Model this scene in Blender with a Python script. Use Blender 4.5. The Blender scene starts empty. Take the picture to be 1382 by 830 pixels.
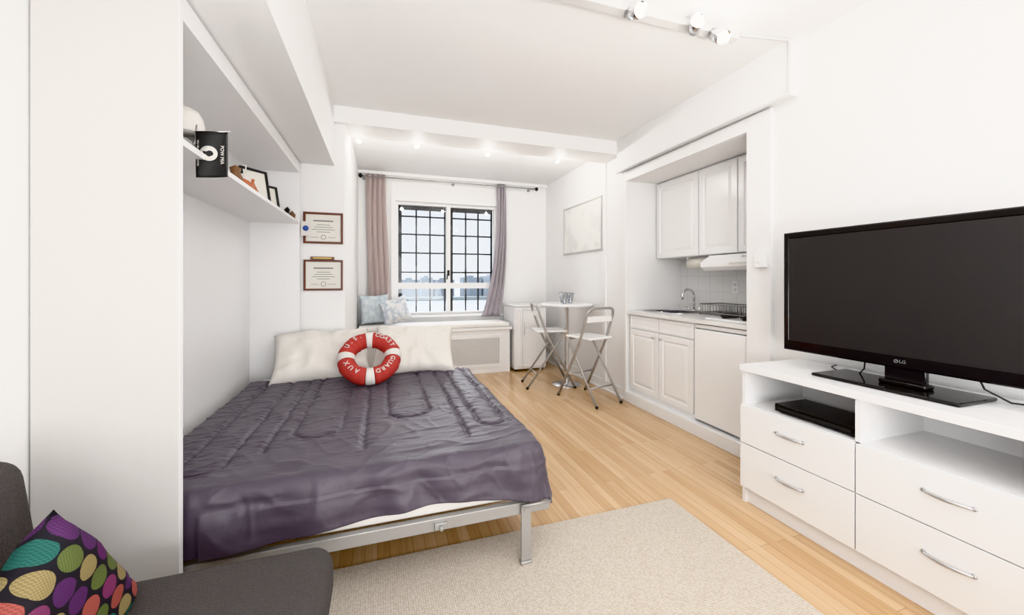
import bpy, bmesh, math, random
from mathutils import Vector, Matrix, noise, Euler
random.seed(4)
D=bpy.data
COL=bpy.context.scene.collection

# ---------------------------------------------------------------- materials
def M(name,col,rough=.5,metal=0,var=0.0,vscale=6,bump=0.0,bscale=60,spec=None,sheen=0,emit=0,coat=0,stretch=None):
    m=D.materials.new(name); m.use_nodes=True
    n=m.node_tree.nodes; l=m.node_tree.links; b=n['Principled BSDF']
    c=(col[0],col[1],col[2],1)
    b.inputs['Base Color'].default_value=c
    b.inputs['Roughness'].default_value=rough
    b.inputs['Metallic'].default_value=metal
    if spec is not None: b.inputs['Specular IOR Level'].default_value=spec
    if sheen: b.inputs['Sheen Weight'].default_value=sheen
    if coat: b.inputs['Coat Weight'].default_value=coat
    if emit:
        b.inputs['Emission Color'].default_value=c; b.inputs['Emission Strength'].default_value=emit
    tc=n.new('ShaderNodeTexCoord'); src=tc.outputs['Object']
    if stretch:
        mp=n.new('ShaderNodeMapping'); mp.inputs['Scale'].default_value=stretch
        l.new(src,mp.inputs[0]); src=mp.outputs[0]
    nt=n.new('ShaderNodeTexNoise'); nt.inputs['Scale'].default_value=vscale; nt.inputs['Detail'].default_value=4
    l.new(src,nt.inputs['Vector'])
    mx=n.new('ShaderNodeMix'); mx.data_type='RGBA'
    v=max(var,.01)
    mx.inputs[6].default_value=(col[0]*(1-v),col[1]*(1-v),col[2]*(1-v),1); mx.inputs[7].default_value=(min(col[0]*(1+v),1),min(col[1]*(1+v),1),min(col[2]*(1+v),1),1)
    l.new(nt.outputs['Fac'],mx.inputs[0]); l.new(mx.outputs[2],b.inputs['Base Color'])
    if bump:
        n2=n.new('ShaderNodeTexNoise'); n2.inputs['Scale'].default_value=bscale; n2.inputs['Detail'].default_value=3
        l.new(src,n2.inputs['Vector'])
        bp=n.new('ShaderNodeBump'); bp.inputs['Strength'].default_value=bump; bp.inputs['Distance'].default_value=.01
        l.new(n2.outputs['Fac'],bp.inputs['Height']); l.new(bp.outputs[0],b.inputs['Normal'])
    return m

WALL=M('wall_paint',(.888,.882,.876),.6,var=.01,bump=.03,bscale=30)
CEIL=M('ceiling_paint',(.91,.908,.907),.7,var=.01)
TRIM=M('trim_paint',(.90,.895,.89),.4)
WHITE=M('white_laminate',(.885,.88,.88),.35)
WHITE2=M('white_gloss',(.915,.912,.91),.2)
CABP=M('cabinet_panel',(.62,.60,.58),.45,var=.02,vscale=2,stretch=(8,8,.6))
TRACK=M('track_white',(.66,.65,.64),.4)
BLACKG=M('black_gloss',(.012,.011,.011),.12)
BLACK=M('black_matte',(.02,.02,.02),.5)
SCREEN=M('screen',(.032,.030,.030),.32,spec=.4)
CHROME=M('chrome',(.70,.70,.71),.18,1)
STEEL=M('grey_steel',(.43,.42,.41),.4,.5)
SILVER=M('silver',(.58,.58,.59),.3,.9)
SOFA=M('sofa_fabric',(.074,.066,.064),.95,var=.4,vscale=220,bump=.5,bscale=260)
PILLOW=M('white_cotton',(.78,.75,.70),.85,var=.03,bump=.25,bscale=14)
SHEET=M('white_sheet',(.86,.84,.81),.8)
RED=M('red_fabric',(.45,.060,.052),.8,var=.15,vscale=30,bump=.25,bscale=60)
RWHITE=M('white_fabric',(.76,.73,.69),.8,var=.04,vscale=30,bump=.2,bscale=60)
WOODF=M('frame_wood',(.16,.055,.035),.35,var=.2,vscale=20)
PAPER=M('paper',(.80,.78,.72),.8,var=.04,vscale=9)
INK=M('ink',(.22,.21,.20),.8)
PINKC=M('curtain_pink',(.54,.45,.43),.75,var=.05,bump=.1,bscale=200)
MAUVEC=M('curtain_mauve',(.42,.38,.41),.7,var=.05,bump=.1,bscale=200)
COUNTER=M('countertop',(.82,.81,.79),.25,var=.03,vscale=60)
BULB=M('bulb_glow',(1,.95,.86),.3,emit=10)
ORANGE=M('orange_paint',(.50,.15,.05),.5); BLUE=M('blue_paint',(.05,.10,.35),.5)
BROWN=M('brown_wood',(.20,.10,.05),.5,var=.2,vscale=30)
IRON=M('black_iron',(.015,.016,.018),.5)
GRILL=M('grille_mesh',(.70,.68,.65),.6)
BRASS=M('brass',(.5,.35,.15),.4,.8)

def gl(name,fac,col=(1,1,1)):
    m=D.materials.new(name); m.use_nodes=True; n=m.node_tree.nodes; l=m.node_tree.links
    n.remove(n['Principled BSDF']); t=n.new('ShaderNodeBsdfTransparent'); g=n.new('ShaderNodeBsdfGlossy')
    t.inputs[0].default_value=(*col,1); g.inputs['Roughness'].default_value=.03
    mx=n.new('ShaderNodeMixShader'); mx.inputs[0].default_value=fac
    l.new(t.outputs[0],mx.inputs[1]); l.new(g.outputs[0],mx.inputs[2]); l.new(mx.outputs[0],n['Material Output'].inputs[0])
    return m
GLASS=gl('window_glass',.02); TUMB=gl('tumbler_glass',.3,(.75,.77,.8))

def floor_mat():
    m=D.materials.new('oak_strip_floor'); m.use_nodes=True; n=m.node_tree.nodes; l=m.node_tree.links; b=n['Principled BSDF']
    tc=n.new('ShaderNodeTexCoord'); mp=n.new('ShaderNodeMapping'); mp.inputs['Rotation'].default_value=(0,0,math.radians(90))
    l.new(tc.outputs['Object'],mp.inputs[0])
    br=n.new('ShaderNodeTexBrick'); br.offset=.37; br.inputs['Scale'].default_value=1
    br.inputs['Brick Width'].default_value=1.15; br.inputs['Row Height'].default_value=.052
    br.inputs['Mortar Size'].default_value=.0010; br.inputs['Mortar Smooth'].default_value=.3
    br.inputs['Color1'].default_value=(.74,.535,.335,1); br.inputs['Color2'].default_value=(.60,.395,.215,1); br.inputs['Mortar'].default_value=(.33,.20,.105,1)
    l.new(mp.outputs[0],br.inputs['Vector'])
    m2=n.new('ShaderNodeMapping'); m2.inputs['Scale'].default_value=(60,2.2,1); l.new(tc.outputs['Object'],m2.inputs[0])
    nz=n.new('ShaderNodeTexNoise'); nz.inputs['Scale'].default_value=1; nz.inputs['Detail'].default_value=5; l.new(m2.outputs[0],nz.inputs['Vector'])
    rp=n.new('ShaderNodeValToRGB'); rp.color_ramp.elements[0].position=.3; rp.color_ramp.elements[0].color=(.80,.73,.66,1); rp.color_ramp.elements[1].position=.7; rp.color_ramp.elements[1].color=(1.0,1.0,1.0,1)
    l.new(nz.outputs['Fac'],rp.inputs[0])
    mx=n.new('ShaderNodeMix'); mx.data_type='RGBA'; mx.blend_type='MULTIPLY'; mx.inputs[0].default_value=.8
    l.new(br.outputs['Color'],mx.inputs[6]); l.new(rp.outputs[0],mx.inputs[7]); l.new(mx.outputs[2],b.inputs['Base Color'])
    b.inputs['Roughness'].default_value=.22
    return m
FLOOR=floor_mat()

def rug_mat():
    m=D.materials.new('woven_rug'); m.use_nodes=True; n=m.node_tree.nodes; l=m.node_tree.links; b=n['Principled BSDF']
    tc=n.new('ShaderNodeTexCoord')
    v=n.new('ShaderNodeTexVoronoi'); v.inputs['Scale'].default_value=112; v.inputs['Randomness'].default_value=.25
    l.new(tc.outputs['Object'],v.inputs['Vector'])
    rp=n.new('ShaderNodeValToRGB'); e=rp.color_ramp.elements; e[0].position=.2; e[0].color=(.72,.665,.595,1); e[1].position=.8; e[1].color=(.42,.35,.28,1)
    l.new(v.outputs['Distance'],rp.inputs[0]); l.new(rp.outputs[0],b.inputs['Base Color'])
    bp=n.new('ShaderNodeBump'); bp.inputs['Strength'].default_value=.45; bp.inputs['Distance'].default_value=.003; bp.invert=True
    l.new(v.outputs['Distance'],bp.inputs['Height']); l.new(bp.outputs[0],b.inputs['Normal']); b.inputs['Roughness'].default_value=.95
    return m
RUG=rug_mat()

def tile_mat():
    m=D.materials.new('backsplash_tile'); m.use_nodes=True; n=m.node_tree.nodes; l=m.node_tree.links; b=n['Principled BSDF']
    tc=n.new('ShaderNodeTexCoord')
    sp=n.new('ShaderNodeSeparateXYZ'); cb=n.new('ShaderNodeCombineXYZ'); l.new(tc.outputs['Object'],sp.inputs[0])
    l.new(sp.outputs[1],cb.inputs[0]); l.new(sp.outputs[2],cb.inputs[1])
    br=n.new('ShaderNodeTexBrick'); br.offset=0; br.inputs['Scale'].default_value=1; br.inputs['Brick Width'].default_value=.15; br.inputs['Row Height'].default_value=.15
    br.inputs['Mortar Size'].default_value=.0025; br.inputs['Color1'].default_value=(.80,.79,.78,1); br.inputs['Color2'].default_value=(.82,.81,.80,1); br.inputs['Mortar'].default_value=(.68,.67,.66,1)
    l.new(cb.outputs[0],br.inputs['Vector']); l.new(br.outputs['Color'],b.inputs['Base Color']); b.inputs['Roughness'].default_value=.25
    return m
TILE=tile_mat()
COMF=M('purple_satin',(.080,.066,.088),.48,var=.08,vscale=5,bump=.12,bscale=34,sheen=.08)

def dots_mat():
    m=D.materials.new('dotted_fabric'); m.use_nodes=True; n=m.node_tree.nodes; l=m.node_tree.links; b=n['Principled BSDF']
    uv=n.new('ShaderNodeUVMap'); 
    sc=n.new('ShaderNodeVectorMath'); sc.operation='SCALE'; sc.inputs['Scale'].default_value=7.4; l.new(uv.outputs[0],sc.inputs[0])
    sp=n.new('ShaderNodeSeparateXYZ'); l.new(sc.outputs[0],sp.inputs[0])
    fl=n.new('ShaderNodeMath'); fl.operation='FLOOR'; l.new(sp.outputs[1],fl.inputs[0])
    hf=n.new('ShaderNodeMath'); hf.operation='MULTIPLY'; hf.inputs[1].default_value=.5; l.new(fl.outputs[0],hf.inputs[0])
    ad=n.new('ShaderNodeMath'); ad.operation='ADD'; l.new(sp.outputs[0],ad.inputs[0]); l.new(hf.outputs[0],ad.inputs[1])
    cb=n.new('ShaderNodeCombineXYZ'); l.new(ad.outputs[0],cb.inputs[0]); l.new(sp.outputs[1],cb.inputs[1])
    fr=n.new('ShaderNodeVectorMath'); fr.operation='FRACTION'; l.new(cb.outputs[0],fr.inputs[0])
    sb=n.new('ShaderNodeVectorMath'); sb.operation='SUBTRACT'; sb.inputs[1].default_value=(.5,.5,0); l.new(fr.outputs[0],sb.inputs[0])
    ln=n.new('ShaderNodeVectorMath'); ln.operation='LENGTH'; l.new(sb.outputs[0],ln.inputs[0])
    lt=n.new('ShaderNodeMath'); lt.operation='LESS_THAN'; lt.inputs[1].default_value=.47; l.new(ln.outputs['Value'],lt.inputs[0])
    fv=n.new('ShaderNodeVectorMath'); fv.operation='FLOOR'; l.new(cb.outputs[0],fv.inputs[0])
    wn=n.new('ShaderNodeTexWhiteNoise'); wn.noise_dimensions='2D'; l.new(fv.outputs[0],wn.inputs['Vector'])
    rp=n.new('ShaderNodeValToRGB'); rp.color_ramp.interpolation='CONSTANT'; cols=[(.11,.025,.11),(.025,.12,.10),(.33,.085,.07),(.28,.22,.10),(.11,.14,.045),(.20,.045,.12),(.09,.03,.11)]
    e=rp.color_ramp.elements; e[0].color=(*cols[0],1); e[1].position=1/7; e[1].color=(*cols[1],1)
    for i in range(2,7):
        q=e.new(i/7); q.color=(*cols[i],1)
    l.new(wn.outputs['Value'],rp.inputs[0])
    ck=n.new('ShaderNodeTexChecker'); ck.inputs['Scale'].default_value=120; l.new(uv.outputs[0],ck.inputs['Vector']); ck.inputs[1].default_value=(1,1,1,1); ck.inputs[2].default_value=(.5,.47,.47,1)
    mu=n.new('ShaderNodeMix'); mu.data_type='RGBA'; mu.blend_type='MULTIPLY'; mu.inputs[0].default_value=.6; l.new(rp.outputs[0],mu.inputs[6]); l.new(ck.outputs[0],mu.inputs[7])
    mx=n.new('ShaderNodeMix'); mx.data_type='RGBA'; mx.inputs[6].default_value=(.014,.012,.017,1); l.new(lt.outputs[0],mx.inputs[0]); l.new(mu.outputs[2],mx.inputs[7])
    l.new(mx.outputs[2],b.inputs['Base Color']); b.inputs['Roughness'].default_value=.85
    return m
DOTS=dots_mat()

def spot_mat(name,c1,c2,scale,th=.5,soft=.06):
    m=D.materials.new(name); m.use_nodes=True; n=m.node_tree.nodes; l=m.node_tree.links; b=n['Principled BSDF']
    tc=n.new('ShaderNodeTexCoord'); nz=n.new('ShaderNodeTexNoise'); nz.inputs['Scale'].default_value=scale; nz.inputs['Detail'].default_value=5
    l.new(tc.outputs['Object'],nz.inputs['Vector']); rp=n.new('ShaderNodeValToRGB'); e=rp.color_ramp.elements
    e[0].position=th-soft; e[0].color=(*c1,1); e[1].position=th+soft; e[1].color=(*c2,1)
    l.new(nz.outputs['Fac'],rp.inputs[0]); l.new(rp.outputs[0],b.inputs['Base Color']); b.inputs['Roughness'].default_value=.75
    return m
BLUEP=spot_mat('light_blue_fabric',(.47,.55,.60),(.66,.71,.73),14,.5,.14)
BLUEQ=spot_mat('blue_white_fabric',(.50,.56,.63),(.78,.79,.80),22,.48,.08)
MAPM=spot_mat('map_print',(.85,.84,.81),(.77,.76,.74),5,.54,.02)

# ---------------------------------------------------------------- mesh builder
class B:
    def __init__(s): s.bm=bmesh.new(); s.mats=[]; s.mi=0
    def use(s,m):
        if m not in s.mats: s.mats.append(m)
        s.mi=s.mats.index(m); return s
    def _mark(s,fs,smooth=False):
        for f in fs: f.material_index=s.mi; f.smooth=smooth
    def box(s,x0,x1,y0,y1,z0,z1,bev=0,seg=2,mat=None):
        r=bmesh.ops.create_cube(s.bm,size=1); vs=r['verts']
        for v in vs:
            v.co=Vector(((x0+x1)/2+v.co.x*(x1-x0),(y0+y1)/2+v.co.y*(y1-y0),(z0+z1)/2+v.co.z*(z1-z0)))
        if mat: 
            for v in vs: v.co=mat@v.co
        fs={f for v in vs for f in v.link_faces}
        s._mark(fs)
        if bev:
            es={e for v in vs for e in v.link_edges}
            r=bmesh.ops.bevel(s.bm,geom=list(es),offset=bev,segments=seg,profile=.5,affect='EDGES')
            s._mark(r['faces'],True)
            for f in fs:
                if f.is_valid: f.smooth=True
        return s
    def tube(s,pts,r,seg=8,closed=False,caps=True):
        pts=[Vector(p) for p in pts]; n=len(pts); rings=[]
        up=None
        for i,p in enumerate(pts):
            a=pts[(i-1)%n] if (closed or i>0) else p
            c=pts[(i+1)%n] if (closed or i<n-1) else p
            t=(c-a).normalized()
            if up is None:
                up=Vector((0,0,1)) if abs(t.z)<.9 else Vector((1,0,0))
            u=(up-t*up.dot(t))
            if u.length<1e-4: u=t.orthogonal()
            u.normalize(); w=t.cross(u); up=u
            rr=r[i] if isinstance(r,(list,tuple)) else r
            rings.append([s.bm.verts.new(p+(u*math.cos(k*2*math.pi/seg)+w*math.sin(k*2*math.pi/seg))*rr) for k in range(seg)])
        fs=[]
        m=n if closed else n-1
        for i in range(m):
            A=rings[i]; C=rings[(i+1)%n]
            for k in range(seg): fs.append(s.bm.faces.new((A[k],A[(k+1)%seg],C[(k+1)%seg],C[k])))
        s._mark(fs,True)
        if not closed and caps: s._mark([s.bm.faces.new(rings[0][::-1]),s.bm.faces.new(rings[-1])])
        return s
    def lathe(s,prof,cx=0,cy=0,cz=0,seg=24,mat=None):
        rings=[]
        for (r,z) in prof:
            ring=[]
            for k in range(seg):
                a=k*2*math.pi/seg; co=Vector((r*math.cos(a),r*math.sin(a),z))
                if mat: co=mat@co
                else: co=co+Vector((cx,cy,cz))
                ring.append(s.bm.verts.new(co))
            rings.append(ring)
        fs=[]
        for i in range(len(rings)-1):
            for k in range(seg): fs.append(s.bm.faces.new((rings[i][k],rings[i][(k+1)%seg],rings[i+1][(k+1)%seg],rings[i+1][k])))
        s._mark(fs,True)
        if prof[0][0]>1e-5: s._mark([s.bm.faces.new(rings[0][::-1])])
        if prof[-1][0]>1e-5: s._mark([s.bm.faces.new(rings[-1])])
        return s
    def panel(s,O,U,V,N,w,h,rings):
        O,U,V,N=Vector(O),Vector(U),Vector(V),Vector(N); prev=None; fs=[]
        first=None
        for ins,dp in rings:
            q=[s.bm.verts.new(O+U*a+V*b+N*dp) for a,b in ((ins,ins),(w-ins,ins),(w-ins,h-ins),(ins,h-ins))]
            if prev:
                for k in range(4): fs.append(s.bm.faces.new((prev[k],prev[(k+1)%4],q[(k+1)%4],q[k])))
            else: first=q
            prev=q
        fs.append(s.bm.faces.new(prev)); fs.append(s.bm.faces.new(first[::-1])); s._mark(fs)
        return s
    def pillow(s,w,h,t,mat,n=22,wr=.004,seed=0,pinch=.07,uvscale=1):
        uvl=s.bm.loops.layers.uv.verify()
        def P(u,v,sg):
            e=max(0,(1-u**4))*max(0,(1-v**4))
            th=t/2*(e**.42)
            x=w/2*u*(1-pinch*(1-v*v)); y=h/2*v*(1-pinch*(1-u*u))
            nz=noise.noise(Vector((x*9+seed,y*9,sg*3)))*wr*2.5+noise.noise(Vector((x*26+seed,y*6,sg)))*wr
            cr=wr*1.2*math.sin(math.atan2(abs(v)-.2,abs(u)-.2)*9+seed)*(abs(u*v))**.8
            y+=.02*noise.noise(Vector((x*4+seed,v,0)))*h/.4
            return mat@Vector((x,y,sg*(th+(nz+cr)*min(1,e*4))))
        g={}
        for sg in (1,-1):
            for i in range(n+1):
                for j in range(n+1):
                    edge=i in(0,n) or j in(0,n)
                    if edge and sg==-1: g[(i,j,-1)]=g[(i,j,1)]; continue
                    g[(i,j,sg)]=s.bm.verts.new(P(-1+2*i/n,-1+2*j/n,sg))
        fs=[]
        for sg in (1,-1):
            for i in range(n):
                for j in range(n):
                    ids=[(i,j),(i+1,j),(i+1,j+1),(i,j+1)]
                    if sg==-1: ids=ids[::-1]
                    f=s.bm.faces.new([g[(a,b,sg)] for a,b in ids]); fs.append(f)
                    for lp,(a,b) in zip(f.loops,ids): lp[uvl].uv=(a/n*uvscale,b/n*uvscale)
        s._mark(fs,True); return s
    def obj(s,name,mat=None,parent=None,label=None,cat=None,group=None,kind=None,recalc=True):
        if recalc: bmesh.ops.recalc_face_normals(s.bm,faces=s.bm.faces[:])
        me=D.meshes.new(name)
        zs=[v.co for v in s.bm.verts]
        lo=Vector((min(v.x for v in zs),min(v.y for v in zs),min(v.z for v in zs))); hi=Vector((max(v.x for v in zs),max(v.y for v in zs),max(v.z for v in zs)))
        base=Vector(((lo.x+hi.x)/2,(lo.y+hi.y)/2,lo.z))
        for v in s.bm.verts: v.co-=base
        s.bm.to_mesh(me); s.bm.free()
        if s.mats: 
            for m in s.mats: me.materials.append(m)
        elif mat: me.materials.append(mat)
        o=D.objects.new(name,me); COL.objects.link(o)
        o.location=base
        if parent:
            pw=Vector(parent.get('wloc',(0,0,0))); o.parent=parent; o.location=base-pw
        o['wloc']=tuple(base)
        tag(o,label,cat,group,kind); return o
def tag(o,label=None,cat=None,group=None,kind=None):
    if label:o['label']=label
    if cat:o['category']=cat
    if group:o['group']=group
    if kind:o['kind']=kind
def E(name,loc,label,cat,group=None,kind=None):
    o=D.objects.new(name,None); o.empty_display_size=.1; o.location=loc; COL.objects.link(o); o['wloc']=tuple(loc); tag(o,label,cat,group,kind); return o
def S(name,boxes,mat,bev=0):
    b=B()
    for q in boxes: b.box(*q,bev=bev)
    return b.obj(name,mat,kind='structure')
def textverts(b,txt,size,mat4,ext=.0006,align='CENTER'):
    c=D.curves.new('t','FONT'); c.body=txt; c.size=size; c.extrude=ext; c.align_x=align; c.align_y='CENTER'; c.resolution_u=3
    o=D.objects.new('t',c); COL.objects.link(o); bpy.context.view_layer.update()
    dg=bpy.context.evaluated_depsgraph_get(); me=D.meshes.new_from_object(o.evaluated_get(dg)); me.transform(mat4)
    nf=len(b.bm.faces); b.bm.from_mesh(me); b.bm.faces.ensure_lookup_table()
    for f in b.bm.faces[nf:]: f.material_index=b.mi
    D.objects.remove(o); D.curves.remove(c); D.meshes.remove(me)
def basis(o,x,y,z):
    x,y,z=Vector(x).normalized(),Vector(y).normalized(),Vector(z).normalized()
    return Matrix(((x.x,y.x,z.x,o[0]),(x.y,y.y,z.y,o[1]),(x.z,y.z,z.z,o[2]),(0,0,0,1)))

# ---------------------------------------------------------------- constants
XL,XR,YB,YW,ZC=-.985,2.37,-1.5,5.5,2.65
KX,KY0,KY1,KZ=3.03,2.02,3.40,2.22
# ---------------------------------------------------------------- room shell
S('floor',[(XL-.1,KX+.1,YB-.1,YW+.25,-.08,0)],FLOOR)
S('ceiling',[(XL-.1,KX+.1,YB-.1,YW+.25,ZC,ZC+.1)],CEIL)
S('wall_left',[(XL-.1,XL,YB,3.55,0,ZC)],WALL)
S('wall_back',[(XL-.1,XR+.1,YB-.1,YB,0,ZC)],WALL)
S('wall_divider',[(XL-.1,-.29,3.55,YW,0,ZC)],WALL)
S('wall_right',[(XR,XR+.1,YB,KY0,0,ZC),(XR,XR+.1,KY0,KY1,KZ,ZC),(XR,XR+.1,KY1,YW,0,ZC)],WALL)
S('wall_kitchen',[(XR+.1,KX,KY0-.07,KY0,0,KZ),(XR+.1,KX,KY1,KY1+.07,0,KZ),(KX,KX+.08,KY0-.07,KY1+.07,0,KZ),(XR+.1,KX+.08,KY0-.07,KY1+.07,KZ,KZ+.08)],WALL)
WX0,WX1,WZ0,WZ1=.18,1.60,.74,2.29
S('wall_window',[(-.29,WX0,YW,YW+.22,0,ZC),(WX1,XR+.1,YW,YW+.22,0,ZC),(WX0,WX1,YW,YW+.22,WZ1,ZC),(WX0,WX1,YW,YW+.22,0,WZ0)],WALL)
S('trim_1',[(XL,-.37,YB,3.55,2.165,ZC)],WALL)
S('trim_2',[(-.37,XR,3.5,3.82,2.515,ZC)],WALL)
S('trim_3',[(XR-.07,XR,1.70,3.5,2.325,ZC)],WALL)
S('trim_4',[(XR-.03,XR,1.845,2.02,0,2.315),(XR-.03,XR,2.02,3.40,2.22,2.315),(XR-.03,XR,3.40,3.44,0,2.315)],TRIM,.003)
S('trim_5',[(XR-.02,XR,3.80,3.86,.1,2.52)],TRIM,.003)
S('trim_6',[(-.29,XR,5.44,YW,2.61,ZC)],TRIM)
S('baseboard_right',[(XR-.018,XR,3.44,5.5,0,.11),(XR-.03,XR,3.44,5.5,0,.025)],TRIM,.004)
S('baseboard_wall',[(XR-.018,XR,YB,1.845,0,.11)],TRIM,.004)
S('baseboard_window',[(1.66,XR-.03,5.48,5.5,0,.11)],TRIM,.004)
S('baseboard_kitchen',[(XR-.04,XR+.05,2.02,3.42,0,.10)],TRIM,.004)

# window
win=E('window_1',((WX0+WX1)/2,YW+.1,WZ0),None,None,kind='structure')
b=B(); f=.035; y0,y1=YW+.06,YW+.13
b.box(WX0,WX0+f,y0,y1,WZ0,WZ1).box(WX1-f,WX1,y0,y1,WZ0,WZ1).box(WX0+f,WX1-f,y0,y1,WZ1-f,WZ1).box(WX0+f,WX1-f,y0,y1,WZ0,WZ0+f)
xm=(WX0+WX1)/2+.01
b.box(xm-.026,xm+.026,y0,y1,WZ0+f,WZ1-f)
b.box(WX0+f,WX1-f,y0-.01,y1,1.10,1.18)
b.obj('frame',TRIM,win)
b=B(); b.box(WX0-.06,WX0,YW-.02,YW,WZ0-.03,WZ1+.06).box(WX1,WX1+.06,YW-.02,YW,WZ0-.03,WZ1+.06).box(WX0,WX1,YW-.02,YW,WZ1,WZ1+.06).box(WX0-.08,WX1+.08,YW-.05,YW+.06,WZ0-.03,WZ0,bev=.004)
b.obj('casing',TRIM,win)
b=B(); b.box(WX0+f,WX1-f,YW+.095,YW+.099,WZ0+f,WZ1-f); b.obj('pane',GLASS,win)
b=B()
for (a,c) in ((WX0+f,xm-.026),(xm+.026,WX1-f)):
    yy=YW+.15; q=.011
    for i in range(1,3):
        x=a+.055+(c-a-.085)*i/3; b.box(x-q,x+q,yy,yy+.03,WZ0,WZ1)
    for z in (1.33,1.60,1.86,2.11): b.box(a,c,yy,yy+.028,z-q,z+q)
    b.box(a,c,yy,yy+.03,2.20,2.29)
    b.box(a,a+.05,yy,yy+.03,WZ0,WZ1).box(c-.025,c,yy,yy+.03,WZ0,WZ1)
b.obj('security_bars',IRON,win)
b=B(); b.box(.88,.91,YW+.03,YW+.06,1.28,1.36,bev=.004).tube([(.895,YW+.03,1.33),(.87,YW+.0,1.28),(.87,YW,1.23)],.008); b.obj('handle',BLACK,win)

# outside
b=B(); b.box(-3000,3000,60,6000,-30.5,-30); b.obj('river',M('river_water',(.66,.69,.71),.4,var=.08,vscale=.02),label='pale river water beyond the window',cat='river')
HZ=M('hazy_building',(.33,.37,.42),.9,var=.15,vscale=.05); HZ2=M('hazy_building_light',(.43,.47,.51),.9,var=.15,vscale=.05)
xx=-20
for i in range(16):
    w=random.uniform(14,36); h=random.choice([32,36,38,40,46,55]); yy=random.uniform(640,700)
    b=B(); b.box(xx,xx+w,yy,yy+30,-30,-30+h); b.box(xx+w*.3,xx+w*.6,yy+5,yy+20,-30+h,-27+h)
    for k in range(int(h/6)): b.box(xx+1,xx+w-1,yy-.6,yy,-28+k*6,-26+k*6)
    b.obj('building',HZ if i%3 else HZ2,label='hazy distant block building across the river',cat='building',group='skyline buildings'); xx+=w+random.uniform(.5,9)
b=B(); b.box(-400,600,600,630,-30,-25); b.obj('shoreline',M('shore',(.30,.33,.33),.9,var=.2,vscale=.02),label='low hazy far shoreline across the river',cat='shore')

# ---------------------------------------------------------------- wall bed cabinet
CY0,CY1,CXF=1.54,3.53,-.62
cab=E('bed_cabinet',((XL+CXF)/2,(CY0+CY1)/2,0),'tall white wall-bed cabinet with open front and one shelf','cabinet')
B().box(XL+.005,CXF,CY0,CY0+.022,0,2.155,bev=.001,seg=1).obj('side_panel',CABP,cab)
B().box(XL+.005,CXF,CY1-.022,CY1,0,2.155,bev=.001,seg=1).obj('side_panel',WHITE,cab)
B().box(XL+.005,XL+.02,CY0+.022,CY1-.022,0,2.155).obj('back_panel',WHITE,cab)
B().box(XL+.02,CXF,CY0+.022,CY1-.022,2.075,2.155).obj('top_panel',WHITE,cab)
B().box(XL+.02,CXF-.005,CY0+.022,CY1-.022,1.668,1.69,bev=.001,seg=1).obj('shelf',WHITE,cab)
B().box(CXF,CXF+.002,CY0,CY0+.022,0,2.155).obj('edge_band',WHITE,cab)
# bed
bed=E('fold_down_bed',(-.1,2.55,0),'fold-down bed with grey steel frame and white mattress','bed')
b=B(); fx0,fx1,fy0,fy1=-.90,.70,1.585,3.50
b.box(fx0,fx1,fy0,fy0+.03,.215,.265,bev=.003).box(fx1-.03,fx1,fy0+.03,fy1,.215,.265,bev=.003).box(fx0,fx1-.03,fy1-.03,fy1,.215,.265,bev=.003).box(fx0,fx0+.03,fy0+.03,fy1-.03,.215,.265,bev=.003)
for i in range(9): b.box(fx0+.03,fx1-.03,fy0+.18+i*.19,fy0+.24+i*.19,.235,.25)
b.obj('frame',STEEL,bed)
b=B(); x,y=.585,1.574
b.box(x-.022,x+.022,y-.006,y+.006,.026,.262,bev=.002).box(x-.026,x+.026,y-.014,y+.014,.014,.026,bev=.003)
b.tube([(x,y-.012,.24),(x,y+.004,.24)],.012); b.tube([(x-.02,y-.01,.262),(x+.11,y-.01,.262)],.006)
b.obj('leg',STEEL,bed)
b=B(); x,y=.585,3.512; b.box(x-.022,x+.022,y-.006,y+.006,.012,.262,bev=.002).box(x-.026,x+.026,y-.014,y+.014,0,.012,bev=.003); b.obj('leg',STEEL,bed)
b=B(); b.box(.20,.25,1.572,1.585,.225,.25,bev=.002).tube([(.225,1.575,.24),(.225,1.555,.235)],.007); b.obj('latch',STEEL,bed)
B().box(-.87,.63,1.603,3.47,.266,.46,bev=.03,seg=4).obj('mattress',SHEET,bed)

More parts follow.
